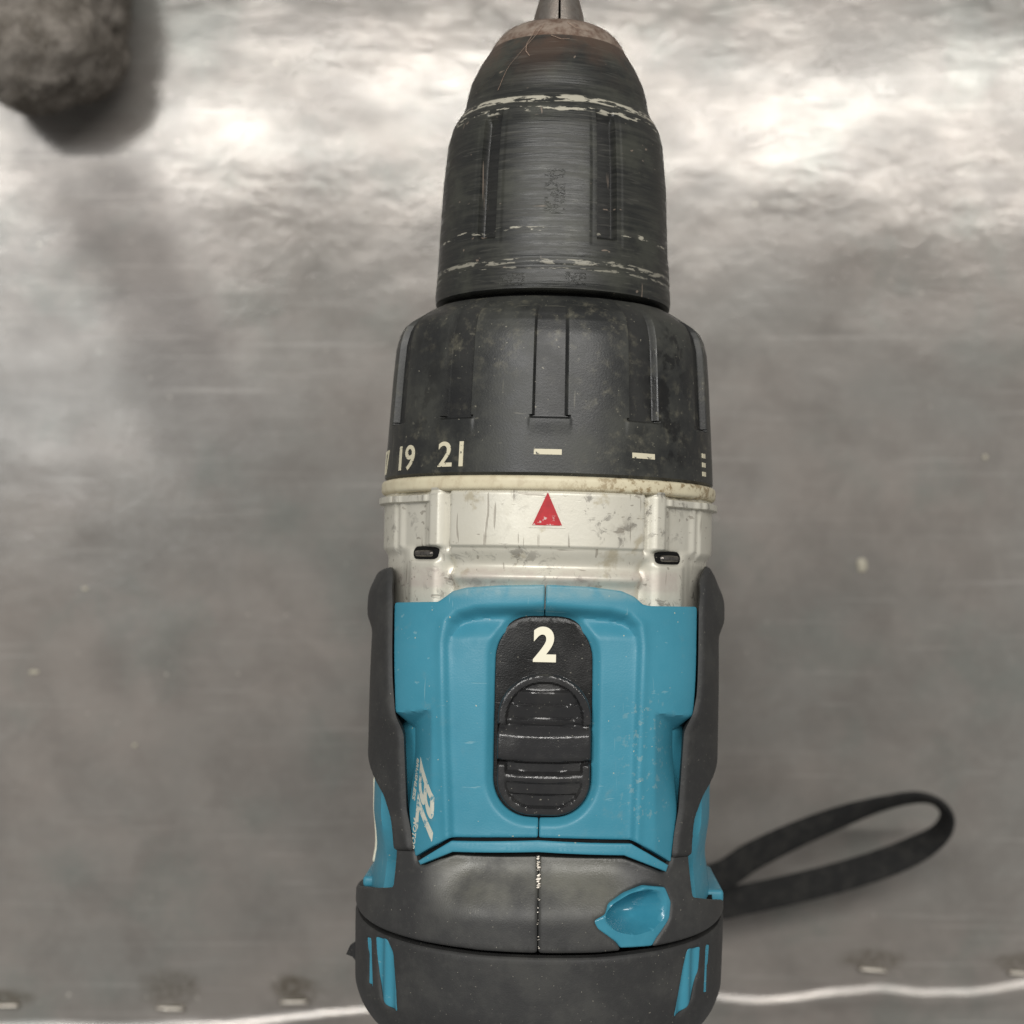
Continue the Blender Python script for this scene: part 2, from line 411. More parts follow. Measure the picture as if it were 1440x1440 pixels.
def BN(u, y):
    e = 1e-3
    a = B(u + e, y) - B(u - e, y); b = B(u, y + e * 10) - B(u, y - e * 10)
    n = np.cross(a, b); n /= np.linalg.norm(n, axis=-1, keepdims=True) + 1e-12
    n = np.where((n * (B(u, y) * [1, 0, 1] + [0, 0, 1e-3])).sum(-1, keepdims=True) < 0, -n, n)
    return n
def uy(px, py, lift=0.0):                # photo pixel -> (u, y) on the body
    u = np.clip((px - 765) / 75, -4.2, 4.2); y = (PY - py) * .111
    for _ in range(40):
        def q(u_, y_):
            U, Y = np.array([u_]), np.array([y_]); return proj(B(U, Y) + lift * BN(U, Y))[0]
        f0 = q(u, y); e = np.array([px, py]) - f0
        if abs(e).max() < .02: break
        ju = (q(u + .01, y) - f0) / .01; jy = (q(u, y - .1) - f0) / -.1
        J = np.stack([ju, jy], 1)
        if abs(np.linalg.det(J)) < 1: break
        st = np.linalg.solve(J, e); st = np.clip(st, -.4, .4) if True else st
        u = float(np.clip(u + st[0], -5.2, 5.2)); y = float(y + np.clip(np.linalg.solve(J, e)[1], -6, 6))
    return (u, y)
def P(*pts, lift=0.0):                   # a list of pixels or ('u', u, y) into (u, y)
    return [(p[1], p[2]) if p[0] == 'u' else uy(p[0], p[1], lift) for p in pts]

US = 8.6
def inside(pts, poly):
    x, y = pts[:, 0], pts[:, 1]; r = np.zeros(len(pts), bool)
    a = poly; b = np.roll(poly, -1, 0)
    for (x1, y1), (x2, y2) in zip(a, b):
        c = ((y1 > y) != (y2 > y))
        with np.errstate(divide='ignore', invalid='ignore'):
            xi = (x2 - x1) * (y - y1) / (y2 - y1 + 1e-15) + x1
        r ^= c & (x < xi)
    return r
def dist(pts, poly, closed=True):
    a = np.asarray(poly, float); b = np.roll(a, -1, 0)
    if not closed: a, b = a[:-1], b[:-1]
    out = np.full(len(pts), 1e9)
    for p, q in zip(a, b):
        d = q - p; L = d @ d + 1e-12
        t = np.clip(((pts - p) @ d) / L, 0, 1)
        out = np.minimum(out, np.hypot(*(pts - p - t[:, None] * d).T))
    return out
def resample(poly, s, smooth=0):
    a = np.asarray(poly, float); out = []
    for p, q in zip(a, np.roll(a, -1, 0)):
        n = max(1, int(math.ceil(np.hypot(*(q - p)) / s)))
        for k in range(n): out.append(p + (q - p) * k / n)
    out = np.array(out)
    for _ in range(smooth): out = .5 * out + .25 * (np.roll(out, 1, 0) + np.roll(out, -1, 0))
    return out
def patch(name, outline, mat, parent=None, d=None, lift=0.0, edge=(.35, .3), depth=2.5, s=.7, bs=.4, holes=(), smooth=2, ang=40, cons=(), wall='n'):
    """a shell piece: outline in (u, y) on the body, raised or sunk by d(px, py, q), with rounded rim and side walls"""
    ol = resample([(a * US, b) for a, b in outline], bs, smooth)
    hs = [resample([(a * US, b) for a, b in h], bs, smooth) for h in holes]
    cs = [resample([(a * US, b) for a, b in h], bs, 1) for h in cons]
    loops = [ol] + hs
    lo, hi = ol.min(0), ol.max(0)
    gx = np.arange(lo[0], hi[0], s); gy = np.arange(lo[1], hi[1], s * .87)
    GX, GY = np.meshgrid(gx, gy); GX[1::2] += s / 2
    g = np.stack([GX.ravel(), GY.ravel()], -1)
    for lp in loops:
        nb = np.roll(lp, -1, 0) - np.roll(lp, 1, 0); nb = np.stack([-nb[:, 1], nb[:, 0]], -1)
        nb /= np.linalg.norm(nb, axis=1, keepdims=True) + 1e-12
        for k in (.4 * edge[0], edge[0]):
            g = np.concatenate([g, lp + nb * k, lp - nb * k])
    ok = inside(g, ol)
    for h in hs: ok &= ~inside(g, h)
    g = g[ok]
    dd = np.min([dist(g, lp) for lp in loops], 0); g = g[dd > .3 * edge[0]]
    if cs: g = g[np.min([dist(g, c) for c in cs], 0) > .75 * s]
    allp = np.concatenate(loops + cs + [g]); edges = []; k = 0
    for lp in loops + cs:
        n = len(lp); edges += [(k + i, k + (i + 1) % n) for i in range(n)]; k += n
    r = delaunay_2d_cdt([Vector(p) for p in allp], edges, [], 0, 1e-5)
    vv = np.array([(p.x, p.y) for p in r[0]]); tri = np.array([f for f in r[2]])
    cen = vv[tri].mean(1); ok = inside(cen, ol)
    for h in hs: ok &= ~inside(cen, h)
    tri = tri[ok]
    db = np.min([dist(vv, lp) for lp in loops], 0)
    U, Y = vv[:, 0] / US, vv[:, 1]
    base, nrm = B(U, Y), BN(U, Y)
    off = np.full(len(vv), float(lift))
    off -= edge[1] * (1 - np.clip(db / edge[0], 0, 1)) ** 2
    if d is not None:
        pp = proj(base + nrm * lift); off = off + d(pp[:, 0], pp[:, 1], vv)
    top = base + nrm * off[:, None]
    cnt = {}
    for f in tri:
        for a, b in ((f[0], f[1]), (f[1], f[2]), (f[2], f[0])):
            cnt[(a, b)] = cnt.get((a, b), 0) + 1
    be = [e for e in cnt if (e[1], e[0]) not in cnt]
    bvs = sorted({i for e in be for i in e}); mp = {v: len(vv) + i for i, v in enumerate(bvs)}
    low = top[bvs] - (nrm[bvs] if wall == 'n' else np.array([0, 0, 1.])) * depth
    faces = [tuple(f) for f in tri] + [(e[1], e[0], mp[e[0]], mp[e[1]]) for e in be]
    return dlink(name, np.concatenate([top, low]), faces, mat, parent, ang)

def loft(name, us, ys, off, mat, parent=None, caps=True, ang=40):
    UU, YG = np.meshgrid(us, ys)
    Pp = B(UU, YG) + BN(UU, YG) * off(UU, YG)[..., None]
    n1, n2 = UU.shape; ix = np.arange(n1 * n2).reshape(n1, n2)
    f = [tuple(q) for q in np.stack([ix[:-1], ix[1:], np.roll(ix, -1, 1)[1:], np.roll(ix, -1, 1)[:-1]], -1).reshape(-1, 4)]
    if caps: f += [tuple(ix[0]), tuple(ix[-1][::-1])]
    return dlink(name, Pp.reshape(-1, 3), f, mat, parent, ang)

# ---- inner shells
usf = np.arange(-8, 8, .2)
def coreo(u, y):
    a = np.abs(u); k = ss(y, -30, -24)
    e = k * ss(a, 4.0, 4.6) + (1 - k) * ss(a, 3.0, 3.4)
    return (-3.4 - 5 * ss(y, -6, -1) - 5.5 * ss(-y, 43.5, 46.5)) * (1 - e) - (.2 + 2.2 * ss(-y, 38, 46)) * e
core = loft('motor_housing', usf, np.linspace(-2, -53, 48), coreo, M['blue'])
loft('inner_barrel', usf, np.concatenate([np.linspace(-52, -55, 5), np.linspace(-55.5, -74, 12)]), lambda u, y: -6.2 + 0 * u + 4.4 * ss(np.abs(u), 3.6, 4.2), M['pit'])

# ---- teal top shell, two halves meeting at the seam
def rrect(cx, cy, hw, hh, r, rot=0, n=10, rt=None):
    pts = []
    for qx, qy, a0 in ((1, -1, -90), (1, 1, 0), (-1, 1, 90), (-1, -1, 180)):
        rr = (rt if (rt and qy < 0) else r)
        for k in range(n + 1):
            a = math.radians(a0 + 90 * k / n)
            pts.append((qx * (hw - rr) + rr * math.cos(a), qy * (hh - rr) + rr * math.sin(a)))
    c, s = math.cos(rot), math.sin(rot)
    return [(cx + x * c - y * s, cy + x * s + y * c) for x, y in pts]
WIN = rrect(763.5, 1011, 72, 141, 56, math.radians(1.0))
cxw = lambda y: 766 - (y - 860) * .0285
winL = sorted([p for p in WIN if p[0] < cxw(p[1]) - 3], key=lambda p: p[1])
winR = sorted([p for p in WIN if p[0] > cxw(p[1]) + 3], key=lambda p: p[1])
innerL = [(554, 851), (554, 960), (555, 1000), (556, 1036), (562, 1140), (578, 1205)]
innerR = [(981, 857), (978, 975), (974, 1028), (964, 1140), (949, 1213)]
g = .9
leftO = [(cxw(822) - g, 822), (700, 823), (655, 826), (636, 831), (624, 840), (615, 846), (555, 847)] + innerL + [(632, 1178), (700, 1178), (cxw(1178) - g, 1178), (cxw(1153) - g, 1152.5)] + winL[::-1] + [(cxw(869) - g, 869.5)]
rightO = [(cxw(822) + g, 822), (830, 825), (875, 831), (893, 839), (905, 850), (915, 852), (980, 853)] + innerR + [(890, 1182), (820, 1180), (cxw(1178) + g, 1178), (cxw(1153) + g, 1152.5)] + winR[::-1] + [(cxw(869) + g, 869.5)]
POCK = [(632, 1240), (624, 1040), (621, 905), (626, 872), (640, 858), (668, 851), (765, 848), (862, 855), (888, 862), (902, 878), (905, 910), (900, 1040), (893, 1240)]
WINA = np.array(WIN); POCA = np.array(POCK)
def blue_d(px, py, q):
    p = np.stack([px, py], -1)
    dw = dist(p, WINA); o = -1.3 * (1 - ss(dw, 0, 13)) * .8
    ins = inside(p, POCA); dp = dist(p, POCA, True)
    tp = 1 - ss(py, 868, 900)
    wid = 8 + 11 * tp
    o = o - (1.0 + 1.2 * tp) * ss(np.where(ins, dp, 0) / wid, 0, 1)
    # slim rounded ridge along the pocket edge
    o += .26 * np.exp(-(np.where(ins, dp, -dp) / 7.5) ** 2) * ss(py, 850, 880)
    # raised outer rails that end in a pointed notch
    for s, tip, out in ((-1, 607, 562), (1, 921, 968)):
        h = np.clip((px - tip) / (out - tip), 0, 1.25) if s < 0 else np.clip((px - tip) / (out - tip), 0, 1.25)
        line = 998 + 10 * np.clip(h, 0, 1) + (0 if s < 0 else 5)
        o += -3.3 * h * np.clip((py - line + 6 * h) / (22 * h + .01), 0, 1) * (1 - ss(py, 1050, 1180) * .6)
    return o
for ol in (leftO, rightO):
    patch('top_shell', P(*ol), M['blue'], d=blue_d, s=.40, bs=.3, edge=(.3, .22), depth=3.0, smooth=1)
patch('trim_strip', P((586, 1211), (633, 1183), (757, 1182), (889, 1187), (942, 1217), (939, 1226), (879, 1203), (757, 1198), (635, 1198), (589, 1216)), M['blue'], lift=-.25, s=.7, bs=.35, edge=(.25, .15), smooth=0)
patch('groove_floor', P((580, 1203), (632, 1172), (757, 1172), (890, 1176), (948, 1210), (941, 1230), (879, 1206), (757, 1202), (635, 1202), (586, 1220)), M['pit'], lift=-1.6, s=1.2, depth=.5, smooth=0)

# ---- speed selector
plate = patch('selector_plate', P(*rrect(763.5, 1011, 77, 146, 58, math.radians(1))), M['gloss'], lift=-2.6, s=1.1, depth=.6, smooth=0)
SL = rrect(765, 1047, 65.5, 100, 50, math.radians(1.0), rt=62)
SLA = np.array(SL)
def slider_d(px, py, q):
    p = np.stack([px, py], -1); db = dist(p, SLA)
    py = py - (px - 765) * .0175 - 0 * px
    bow = ((px - 765) / 60) ** 2
    prof_y = [940, 958, 971, 974, 976.5, 991, 993.5, 996, 1010.5, 1013, 1016, 1021, 1030, 1036, 1050, 1066, 1070, 1073, 1085, 1090, 1094, 1099, 1102, 1116, 1118, 1150]
    prof_h = [.75, .75, .80, 1.25, 1.15, .55, 1.15, 1.05, .50, 1.10, .95, .60, 1.45, 1.75, 1.85, 1.85, 1.6, .35, .35, 1.25, 1.40, 1.30, .95, .80, .45, .40]
    h = np.interp(py + 3 * bow, prof_y, prof_h)
    rim = (1 - ss(db, 11.5, 14.5))
    notrim = ss(py, 1016, 1022) * (1 - ss(py, 1070, 1076))
    rimh = np.where(py < 1045, 1.65, 1.45)
    out = h * (1 - rim * (1 - notrim)) + rimh * rim * (1 - notrim)
    out -= .5 * (1 - ss(db, 0, 5)) ** 2
    return out
slider = patch('selector_slider', P(*SL, lift=-1.2), M['slider'], lift=-2.4, d=slider_d, s=.24, bs=.25, edge=(.15, .0), depth=2.5, smooth=1, ang=28)

# ---- text helper
def text_mesh(body, size, extrude=.06, offset=0.0, shear=0.0, xs=1.0):
    cu = bpy.data.curves.new('lettering', 'FONT'); cu.body = body; cu.size = size; cu.extrude = extrude; cu.offset = offset; cu.shear = shear
    cu.align_x = 'CENTER'; cu.resolution_u = 6
    o = bpy.data.objects.new('lettering', cu); C.objects.link(o)
    dg = bpy.context.evaluated_depsgraph_get(); me = bpy.data.meshes.new_from_object(o.evaluated_get(dg))
    v = np.array([tuple(p.co) for p in me.vertices]); f = [tuple(p.vertices) for p in me.polygons]
    bpy.data.objects.remove(o); bpy.data.curves.remove(cu); bpy.data.meshes.remove(me)
    bm = bmesh.new(); vs = [bm.verts.new(p) for p in v]
    for q in f:
        try: bm.faces.new([vs[i] for i in q])
        except ValueError: pass
    bmesh.ops.remove_doubles(bm, verts=bm.verts, dist=1e-4)
    bmesh.ops.triangulate(bm, faces=bm.faces)
    for _ in range(3):
        es = [e for e in bm.edges if e.calc_length() > .55]
        if es: bmesh.ops.subdivide_edges(bm, edges=es, cuts=1)
    bmesh.ops.triangulate(bm, faces=bm.faces)
    bm.verts.index_update()
    v = np.array([tuple(p.co) for p in bm.verts]); f = [tuple(p.index for p in q.verts) for q in bm.faces]; bm.free()
    v[:, 0] *= xs; v[:, 1] -= (v[:, 1].min() + v[:, 1].max()) / 2
    return v, f
v, f = text_mesh('2', 7.2, .22, .27, 0, .98)
u0, y0 = uy(766, 907, -2.2)
v = np.stack([v[:, 0] + B(np.array([u0]), np.array([y0]))[0, 0], v[:, 1] + y0, v[:, 2]], -1)
zb = B(np.array([u0]), np.array([y0]))[0, 2] - 2.45
v[:, 2] += zb
dlink('speed_number', v, f, M['white'], plate, 30)

# ---- motor emblem on the left flank, lettering along the tool
def flank_text(body, size, px, py, name, shear, xs, off, ex=.05, ext=.03):
    v, f = text_mesh(body, size, ext, ex, shear, xs)
    u0, y0 = uy(px, py)
    U = u0 + v[:, 1] / US * 1.0; Y = y0 - v[:, 0]
    b, n = B(U, Y), BN(U, Y)
    pp = proj(b); dd = blue_d(pp[:, 0], pp[:, 1], None)
    return dlink(name, b + n * (v[:, 2] + off + dd)[:, None], f, M['logo'], EMB, 30)
EMB = core

# ---- side grips
def grip_d(px, py, q):
    o = .55 * (1 - ss(q[:, 1], -9, -6.5)) * 0 + .95 * ss(q[:, 1], -9.5, -6.0)
    a = np.abs(q[:, 0]) / US
    return (o * ss(a, 3.3, 4.2)) * (1 - ss(q[:, 1], -4, 1)) - .5 * ss(q[:, 1], -2.5, 1.5) - 1.0 * ss(py, 1000, 1036) * (1 - ss(a, 3.0, 4.1))
gl = P((549, 797), (553, 815), (554.5, 850), (554.5, 960), (558, 1006), (563, 1036), (567, 1140), (577, 1197), (550, 1196), (546, 1150), (538, 1120)) + [(-4.9, -26), (-5.8, -22), (-6.4, -16), (-6.4, -8), (-5.8, -4.8), (-5.2, -2.4), (-4.8, -.6), (-4.35, 1.0)]
gr = P((995, 795), (985, 815), (980.5, 855), (977.5, 978), (967, 1028), (959, 1140), (949, 1207), (976, 1204), (980, 1150), (989, 1120)) + [(4.9, -26), (5.8, -22), (6.4, -16), (6.4, -8), (5.8, -4.8), (5.2, -2.4), (4.8, -.6), (4.35, 1.4)]
for o in (gl, gr):
    patch('side_grip', o, M['rubber'], lift=1.0, d=grip_d, s=.9, bs=.5, edge=(.8, .7), depth=3.0, wall='z')

# ---- rear cover halves with the scooped teal hollow
SEAM = [(0, -57.0), (1, -56.9), (2, -56.45), (3, -55.9), (4, -55.3), (5, -54.6), (6, -54.0)]
def seam(u, o=0): return float(np.interp(abs(u), [a for a, _ in SEAM], [b for _, b in SEAM])) + o
def cover_d(px, py, q):
    y = q[:, 1]
    # front of the cover dips and rises to the rear crown
    c = np.clip((np.abs(q[:, 0]) / US - 1.25) / .9, 0, 1)
    t = ss(y, -52.5, -43.5)
    return -2.9 * t * (1 - .75 * c * c * (3 - 2 * c))
hw = .45
covL = P((757 - hw, 1199.5), (635, 1200), (590, 1218), (581, 1212), (578, 1195), (551, 1192), (549.5, 1248)) + [(-4.6, -52.2), (-5.2, -52.4), (-6.5, -52.4)] + [(-u, seam(u)) for u in (6.5, 6, 5, 4, 3, 2, 1)] + [(-.008, -57.0)]
BOWL = [(918, 1331), (924, 1320), (931, 1310), (942, 1292), (944, 1268), (936, 1248), (908, 1246), (881, 1257), (858, 1272), (853, 1287), (836, 1295), (842, 1307), (856, 1317), (868, 1326), (874, 1334)]
ub = P(*BOWL)
covR = P((757 + hw, 1199.5), (879, 1204.5), (938, 1228), (947, 1216), (952, 1203), (975, 1200), (977, 1262)) + [(4.6, -53.3), (5.2, -53.4), (6.5, -53.4)] + [(u, seam(u)) for u in (6.5, 6, 5, 4, 3)] + [(ub[0][0], seam(ub[0][0]))] + ub[1:-1] + [(ub[-1][0], seam(ub[-1][0]))] + [(u, seam(u)) for u in (1, .5)] + [(.008, -57.0)]
for o in (covL, covR):
    patch('rear_cover', o, M['cover'], d=cover_d, s=.7, bs=.4, edge=(.5, .35), depth=2.2)
INB = np.array([(850, 1290), (860, 1273), (888, 1256), (914, 1250), (931, 1254), (938, 1270), (935, 1290), (920, 1308), (895, 1316), (870, 1312), (855, 1302)], float)
INB = resample(INB, 3, 6)
def bowl_d(px, py, q):
    p = np.stack([px, py], -1); i = inside(p, INB); dd = np.where(i, dist(p, INB), 0)
    ang = np.arctan2(INB[:, 1] - 1284, INB[:, 0] - 897); k = np.argsort(ang)
    R = np.interp(np.arctan2(py - 1284, px - 897), ang[k], np.hypot(INB[:, 0] - 897, INB[:, 1] - 1284)[k], period=2 * math.pi)
    t = np.where(i, np.clip(1 - np.hypot(px - 897, py - 1284) / R, 0, 1), 0)
    return -5.6 * np.clip(1 - (1 - t) ** 2.2, 0, 1) - .2
cx, cy = np.mean(BOWL, 0)
patch('scooped_hollow', P(*[(cx + (x - cx) * 1.035, cy + (y - cy) * 1.0) for x, y in BOWL]), M['blue_gloss'], d=bowl_d, s=.3, bs=.25, edge=(.3, .25), depth=1.5, ang=70, cons=(P(*[tuple(p) for p in INB]),))

# ---- end cap with teal vent inserts
VL = P((529, 1318), (543, 1322), (551, 1340), (555, 1395), (557, 1422), (547, 1418), (535, 1403), (531, 1370))
VL2 = P((516, 1318), (520.5, 1320), (522.5, 1388), (517.5, 1380))
VR = P((984, 1332), (968, 1336), (962, 1362), (955, 1402), (949, 1430), (958, 1425), (974, 1407), (982, 1364))
VR2 = P((998, 1328), (994, 1330), (991, 1398), (995, 1392))
capO = [(u, seam(u) - (.78 if abs(u) < 5 else .5)) for u in np.linspace(-7.95, 7.95, 60)] + [(u, -77.6) for u in np.linspace(7.95, -7.95, 40)]
cap = patch('end_cap', capO, M['rubber'], s=.8, bs=.5, edge=(.5, .35), depth=2.0, holes=(VL, VL2, VR, VR2), smooth=1)
def vent_d(px, py, q):
    w = np.abs(q[:, 0]) / US
    return .45 * np.cos((w - w.min()) / max(np.ptp(w), 1e-6) * 4 * math.pi) * .5
for h in (VL, VL2, VR, VR2):
    c = np.mean(h, 0)
    patch('vent_insert', [((a - c[0]) * 1.12 + c[0], (b - c[1]) * 1.03 + c[1]) for a, b in h], M['blue'], cap, lift=-.32, d=vent_d, s=.25, bs=.3, edge=(.15, .1), depth=1.0)
th = np.linspace(-7.95, 7.95, 60); e = B(th, np.full(60, -77.5))
dlink('end_plate', np.concatenate([e, [[0, -78.5, 0]]]), [(i, (i + 1) % 60, 60) for i in range(60)], M['rubber'], cap)

# side ribs of the shell (small ledges in front of the cover)
def bevbox(name, x0, x1, y0, y1, z0, z1, mat, parent=None, bev=.5, taper=None):
    bm = bmesh.new(); bmesh.ops.create_cube(bm, size=1)
    for v in bm.verts:
        v.co = Vector(((x0 if v.co.x < 0 else x1), (y0 if v.co.y < 0 else y1), (z0 if v.co.z < 0 else z1) + hub)) * .001
    bmesh.ops.bevel(bm, geom=list(bm.edges), offset=bev * .001, segments=3, affect='EDGES', profile=.5)
    return bmobj(name, bm, mat, parent or root)
bevbox('side_rib', -29.7, -25.0, -52.2, -50.4, -16, 7, M['blue'], bev=.6)
bevbox('side_rib', 25.4, 30.8, -53.6, -51.4, -16, 7, M['blue'], bev=.6)
# pale lettering band on the left flank, seen edge-on
patch('side_marking', [(-4.45, -34), (-4.55, -37), (-4.5, -48), (-5.6, -48), (-5.6, -32)], M['white'], lift=.3, d=lambda px, py, q: -.2 - 2.2 * ss(-q[:, 1], 38, 46), s=.9, bs=.5, edge=(.3, .2), depth=.6)
flank_text('BL', 5.6, 595, 1112, 'emblem_letters', .8, 1.75, .05, .13)
flank_text('BRUSHLESS', 1.25, 572, 1096, 'emblem_lettering', .3, 1.05, .05, .03)
flank_text('MOTOR', 1.25, 577.5, 1172, 'emblem_lettering', .3, 1.05, .05, .03)

# ------------------------------------------------------------------ revolved parts
REC = {}
def rev(name, fn, ys, nth, mat, parent=None, ang=35, capf=True):
    th = np.linspace(-math.pi, math.pi, nth, endpoint=False)
    T, Y = np.meshgrid(th, ys); R = fn(T, Y)
    v = np.stack([R * np.sin(T), Y, R * np.cos(T)], -1).reshape(-1, 3)
    n1, n2 = T.shape; ix = np.arange(n1 * n2).reshape(n1, n2)
    f = [tuple(q) for q in np.stack([ix[:-1], ix[1:], np.roll(ix, -1, 1)[1:], np.roll(ix, -1, 1)[:-1]], -1).reshape(-1, 4)]
    if capf: f += [tuple(ix[0]), tuple(ix[-1])]
    o = dlink(name, v, f, mat, parent, ang)
    if name in REC: o.data.attributes.new('flute_shade', 'FLOAT', 'POINT').data.foreach_set('value', REC[name].ravel().astype(np.float32))  # groove mask that drives the painted flute shade
    return o
deg = math.pi / 180
# gear case
def gear_R(T, Y):
    a = np.abs(T) / deg
    R = np.full_like(T, 27.5)
    pan = (1 - ss(a, 33.0, 33.8)) * ss(Y, 4.75, 5.15)
    R += .55 * pan
    R -= .75 * np.exp(-((a - 34.8) / .9) ** 2) * ss(Y, 3.5, 5)                       # groove beside the panel
    boss = ss(a, 35.5, 37.5) * (1 - ss(a, 60, 63))
    R += boss * (.75 * (1 - ss(a, 40.5, 43)) + .25 - .5 * ss(a, 43, 46) * (1 - ss(a, 57, 60))) * ss(Y, 4.5, 5.2)
    R += .5 * ss(a, 62, 64) * ss(Y, 3, 5)
    # behind the panel: slope down, then the pale lip next to the shell
    lowc = (1 - ss(Y, 1.8, 5.0)) * (1 - ss(a, 35, 38))
    R -= 1.3 * lowc
    R += 1.05 * np.exp(-((Y - .3) / 1.1) ** 2) * (1 - ss(a, 34, 37))
    # bosses behind the screws
    kn = ss(a, 36.5, 40) * (1 - ss(a, 50, 55))
    R += (.55 * kn - .35 * ss(a, 54, 60)) * (1 - ss(Y, 3.4, 4.9))
    R -= .9 * np.exp(-((a - 35.5) / 2.2) ** 2) * (1 - ss(Y, 1.5, 4))
    # flange under the collar, on the flanks
    R += .9 * ss(a, 41, 44) * ss(Y, 11.9, 12.1) * (1 - ss(Y, 13.1, 13.3))
    R -= .25 * np.exp(-((Y - 13.7) / .25) ** 2)
    # screw pockets
    R -= 1.5 * np.exp(-(((a - 45.2) / 6.4) ** 4 + ((Y - 3.75) / 1.0) ** 4))
    return R
gear = rev('gear_case', gear_R, np.concatenate([np.linspace(-4.6, 6, 66), np.linspace(6.2, 14.2, 50)]), 520, M['silver'], ang=50)
for s in (-1, 1):
    for nm, m, L, w, h, lift in (('screw_socket', 'pit', 6.4, 2.5, .7, 26.9), ('screw_tip', 'screw', 4.6, 1.25, .95, 27.1)):
        bm = pill(L * .001, w * .001, h * .001)
        o = bmobj(nm, bm, M[m], gear)
        a = 45.2 * deg * s
        o.location = (lift * math.sin(a) * .001, .00375, (lift * math.cos(a) + hub) * .001); o.rotation_euler = (0, a, 0)
# red arrow on the gear case
def arrow(name, tipy, basey, hwid, R, mat, h):
    n = 8; v = []; f = []
    pts = [(0, tipy), (hwid, basey), (-hwid, basey)]
    ring = []
    for (xa, ya), (xb, yb) in zip(pts, pts[1:] + pts[:1]):
        for k in range(n): ring.append((xa + (xb - xa) * k / n, ya + (yb - ya) * k / n))
    for x, y in ring: v.append((R * math.sin(x / R), y, R * math.cos(x / R) + h))
    for x, y in ring: v.append((R * math.sin(x / R), y, R * math.cos(x / R) - .5))
    N = len(ring); f = [tuple(range(N))] + [(i, (i + 1) % N, N + (i + 1) % N, N + i) for i in range(N)]
    return dlink(name, v, f, mat, gear)
arrow('arrow_border', 13.75, 7.95, 2.85, 28.05, M['silver'], .10)
arrow('red_arrow', 13.45, 8.35, 2.3, 28.05, M['red'], .22)

# cream collar
def col_R(T, Y):
    t = (Y - 14.85) / 1.2; return 27.6 + .95 * np.sqrt(np.clip(1 - t ** 4, 0, 1))
rev('collar_ring', col_R, np.linspace(13.66, 16.04, 14), 220, M['cream'], ang=60)

# clutch ring
cy_ = [15.9, 16.2, 20, 26.3, 34, 38.5, 40.6, 41.8, 42.6, 44.6, 45.1, 45.3]
cr_ = [27.4, 28.05, 27.85, 27.45, 26.95, 26.55, 26.0, 25.4, 24.5, 21.4, 20.6, 19.0]
def clutch_R(T, Y):
    R = np.interp(Y, cy_, cr_)
    p = 2 * math.pi / 11
    ph = (T + p / 2 - .002) % p - p / 2
    a = np.abs(ph) / deg
    wid = np.where(Y < 25.5, 5.8, 4.9)
    gro = (1 - ss(a, wid, wid + 1.0)) * ss(Y, 24.9 , 25.3) * (1 - .85 * ss(Y, 41.5, 44.5))
    k = np.where(np.abs(T) < .2, .42, .62)
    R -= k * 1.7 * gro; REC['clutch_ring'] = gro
    # shoulder pads below the flutes
    pad = (1 - ss(a, 6.2, 7.4)) * ss(Y, 22.0, 24.6) * (1 - ss(Y, 24.9, 25.2))
    R += .14 * pad
    return R
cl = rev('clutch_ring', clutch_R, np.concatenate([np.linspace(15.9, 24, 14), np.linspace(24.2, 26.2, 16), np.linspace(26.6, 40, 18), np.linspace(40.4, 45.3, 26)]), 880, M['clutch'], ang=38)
def ring_text(body, size, ang, y0, name='torque_number', xs=.86, off=.06, mat='num', flip=False):
    v, f = text_mesh(body, size, .05, .055, 0, xs)
    a = ang * deg + v[:, 0] / 27.85; Y = y0 + v[:, 1]; R = np.interp(Y, cy_, cr_) + off + v[:, 2]
    return dlink(name, np.stack([R * np.sin(a), Y, R * np.cos(a)], -1), f, M[mat], cl, 30)
ring_text('21', 5.6, -32.6, 19.4, xs=1.12)
ring_text('19', 5.6, -56.8, 19.2, xs=1.15)
ring_text('17', 5.6, -79.0, 19.0, xs=1.0)
def ring_bar(name, ang, y0, L, w):
    n = 6; a = ang * deg + np.linspace(-L / 2, L / 2, n) / 27.85
    v = []
    for dy, dr in ((-w / 2, -.2), (-w / 2, .1), (w / 2, .1), (w / 2, -.2)):
        R = np.interp(y0 + dy, cy_, cr_) + dr
        for k in a: v.append((R * math.sin(k), y0 + dy, R * math.cos(k)))
    f = [(j * n + i, j * n + i + 1, (j + 1) * n + i + 1, (j + 1) * n + i) for j in range(3) for i in range(n - 1)]
    f += [(0, n, 2 * n, 3 * n), (n - 1, 2 * n - 1, 3 * n - 1, 4 * n - 1)]
    return dlink(name, v, f, M['num'], cl, 30)
ring_bar('torque_dash', -.3, 19.7, 4.3, .85)
ring_bar('torque_dash', 32.3, 19.7, 4.3, .85)
for k in range(3): ring_bar('torque_dot', 66.0, 17.9 + 1.5 * k, 1.6, .75)

# chuck
hy = [46.0, 46.3, 47.5, 53.1, 60, 66.5, 73.5, 76.2, 77.6, 78.9, 80.2, 82, 84.2, 87, 89.7]
hr = [18.8, 20.0, 20.15, 19.8, 19.5, 19.2, 18.5, 17.75, 17.0, 16.1, 15.65, 15.35, 14.75, 13.4, 11.7]
def chuck_R(T, Y):
    R = np.interp(Y, hy, hr)
    p = math.pi / 3; a = np.abs((T + 4 * deg) % p - p / 2) / deg
    gro = (1 - ss(a, 4.4, 5.4)) * ss(Y, 54.6, 55.4) * (1 - ss(Y, 73.5, 76.5))
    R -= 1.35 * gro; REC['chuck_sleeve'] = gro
    R -= .10 * (1 - ss(a, 8.2, 8.8)) * ss(Y, 53.6, 54.0) * (1 - ss(Y, 74.5, 76.5))
    R -= .13 * np.exp(-((Y - 50.0) / .25) ** 2) + .10 * np.exp(-((Y - 51.4) / .2) ** 2)
    return R
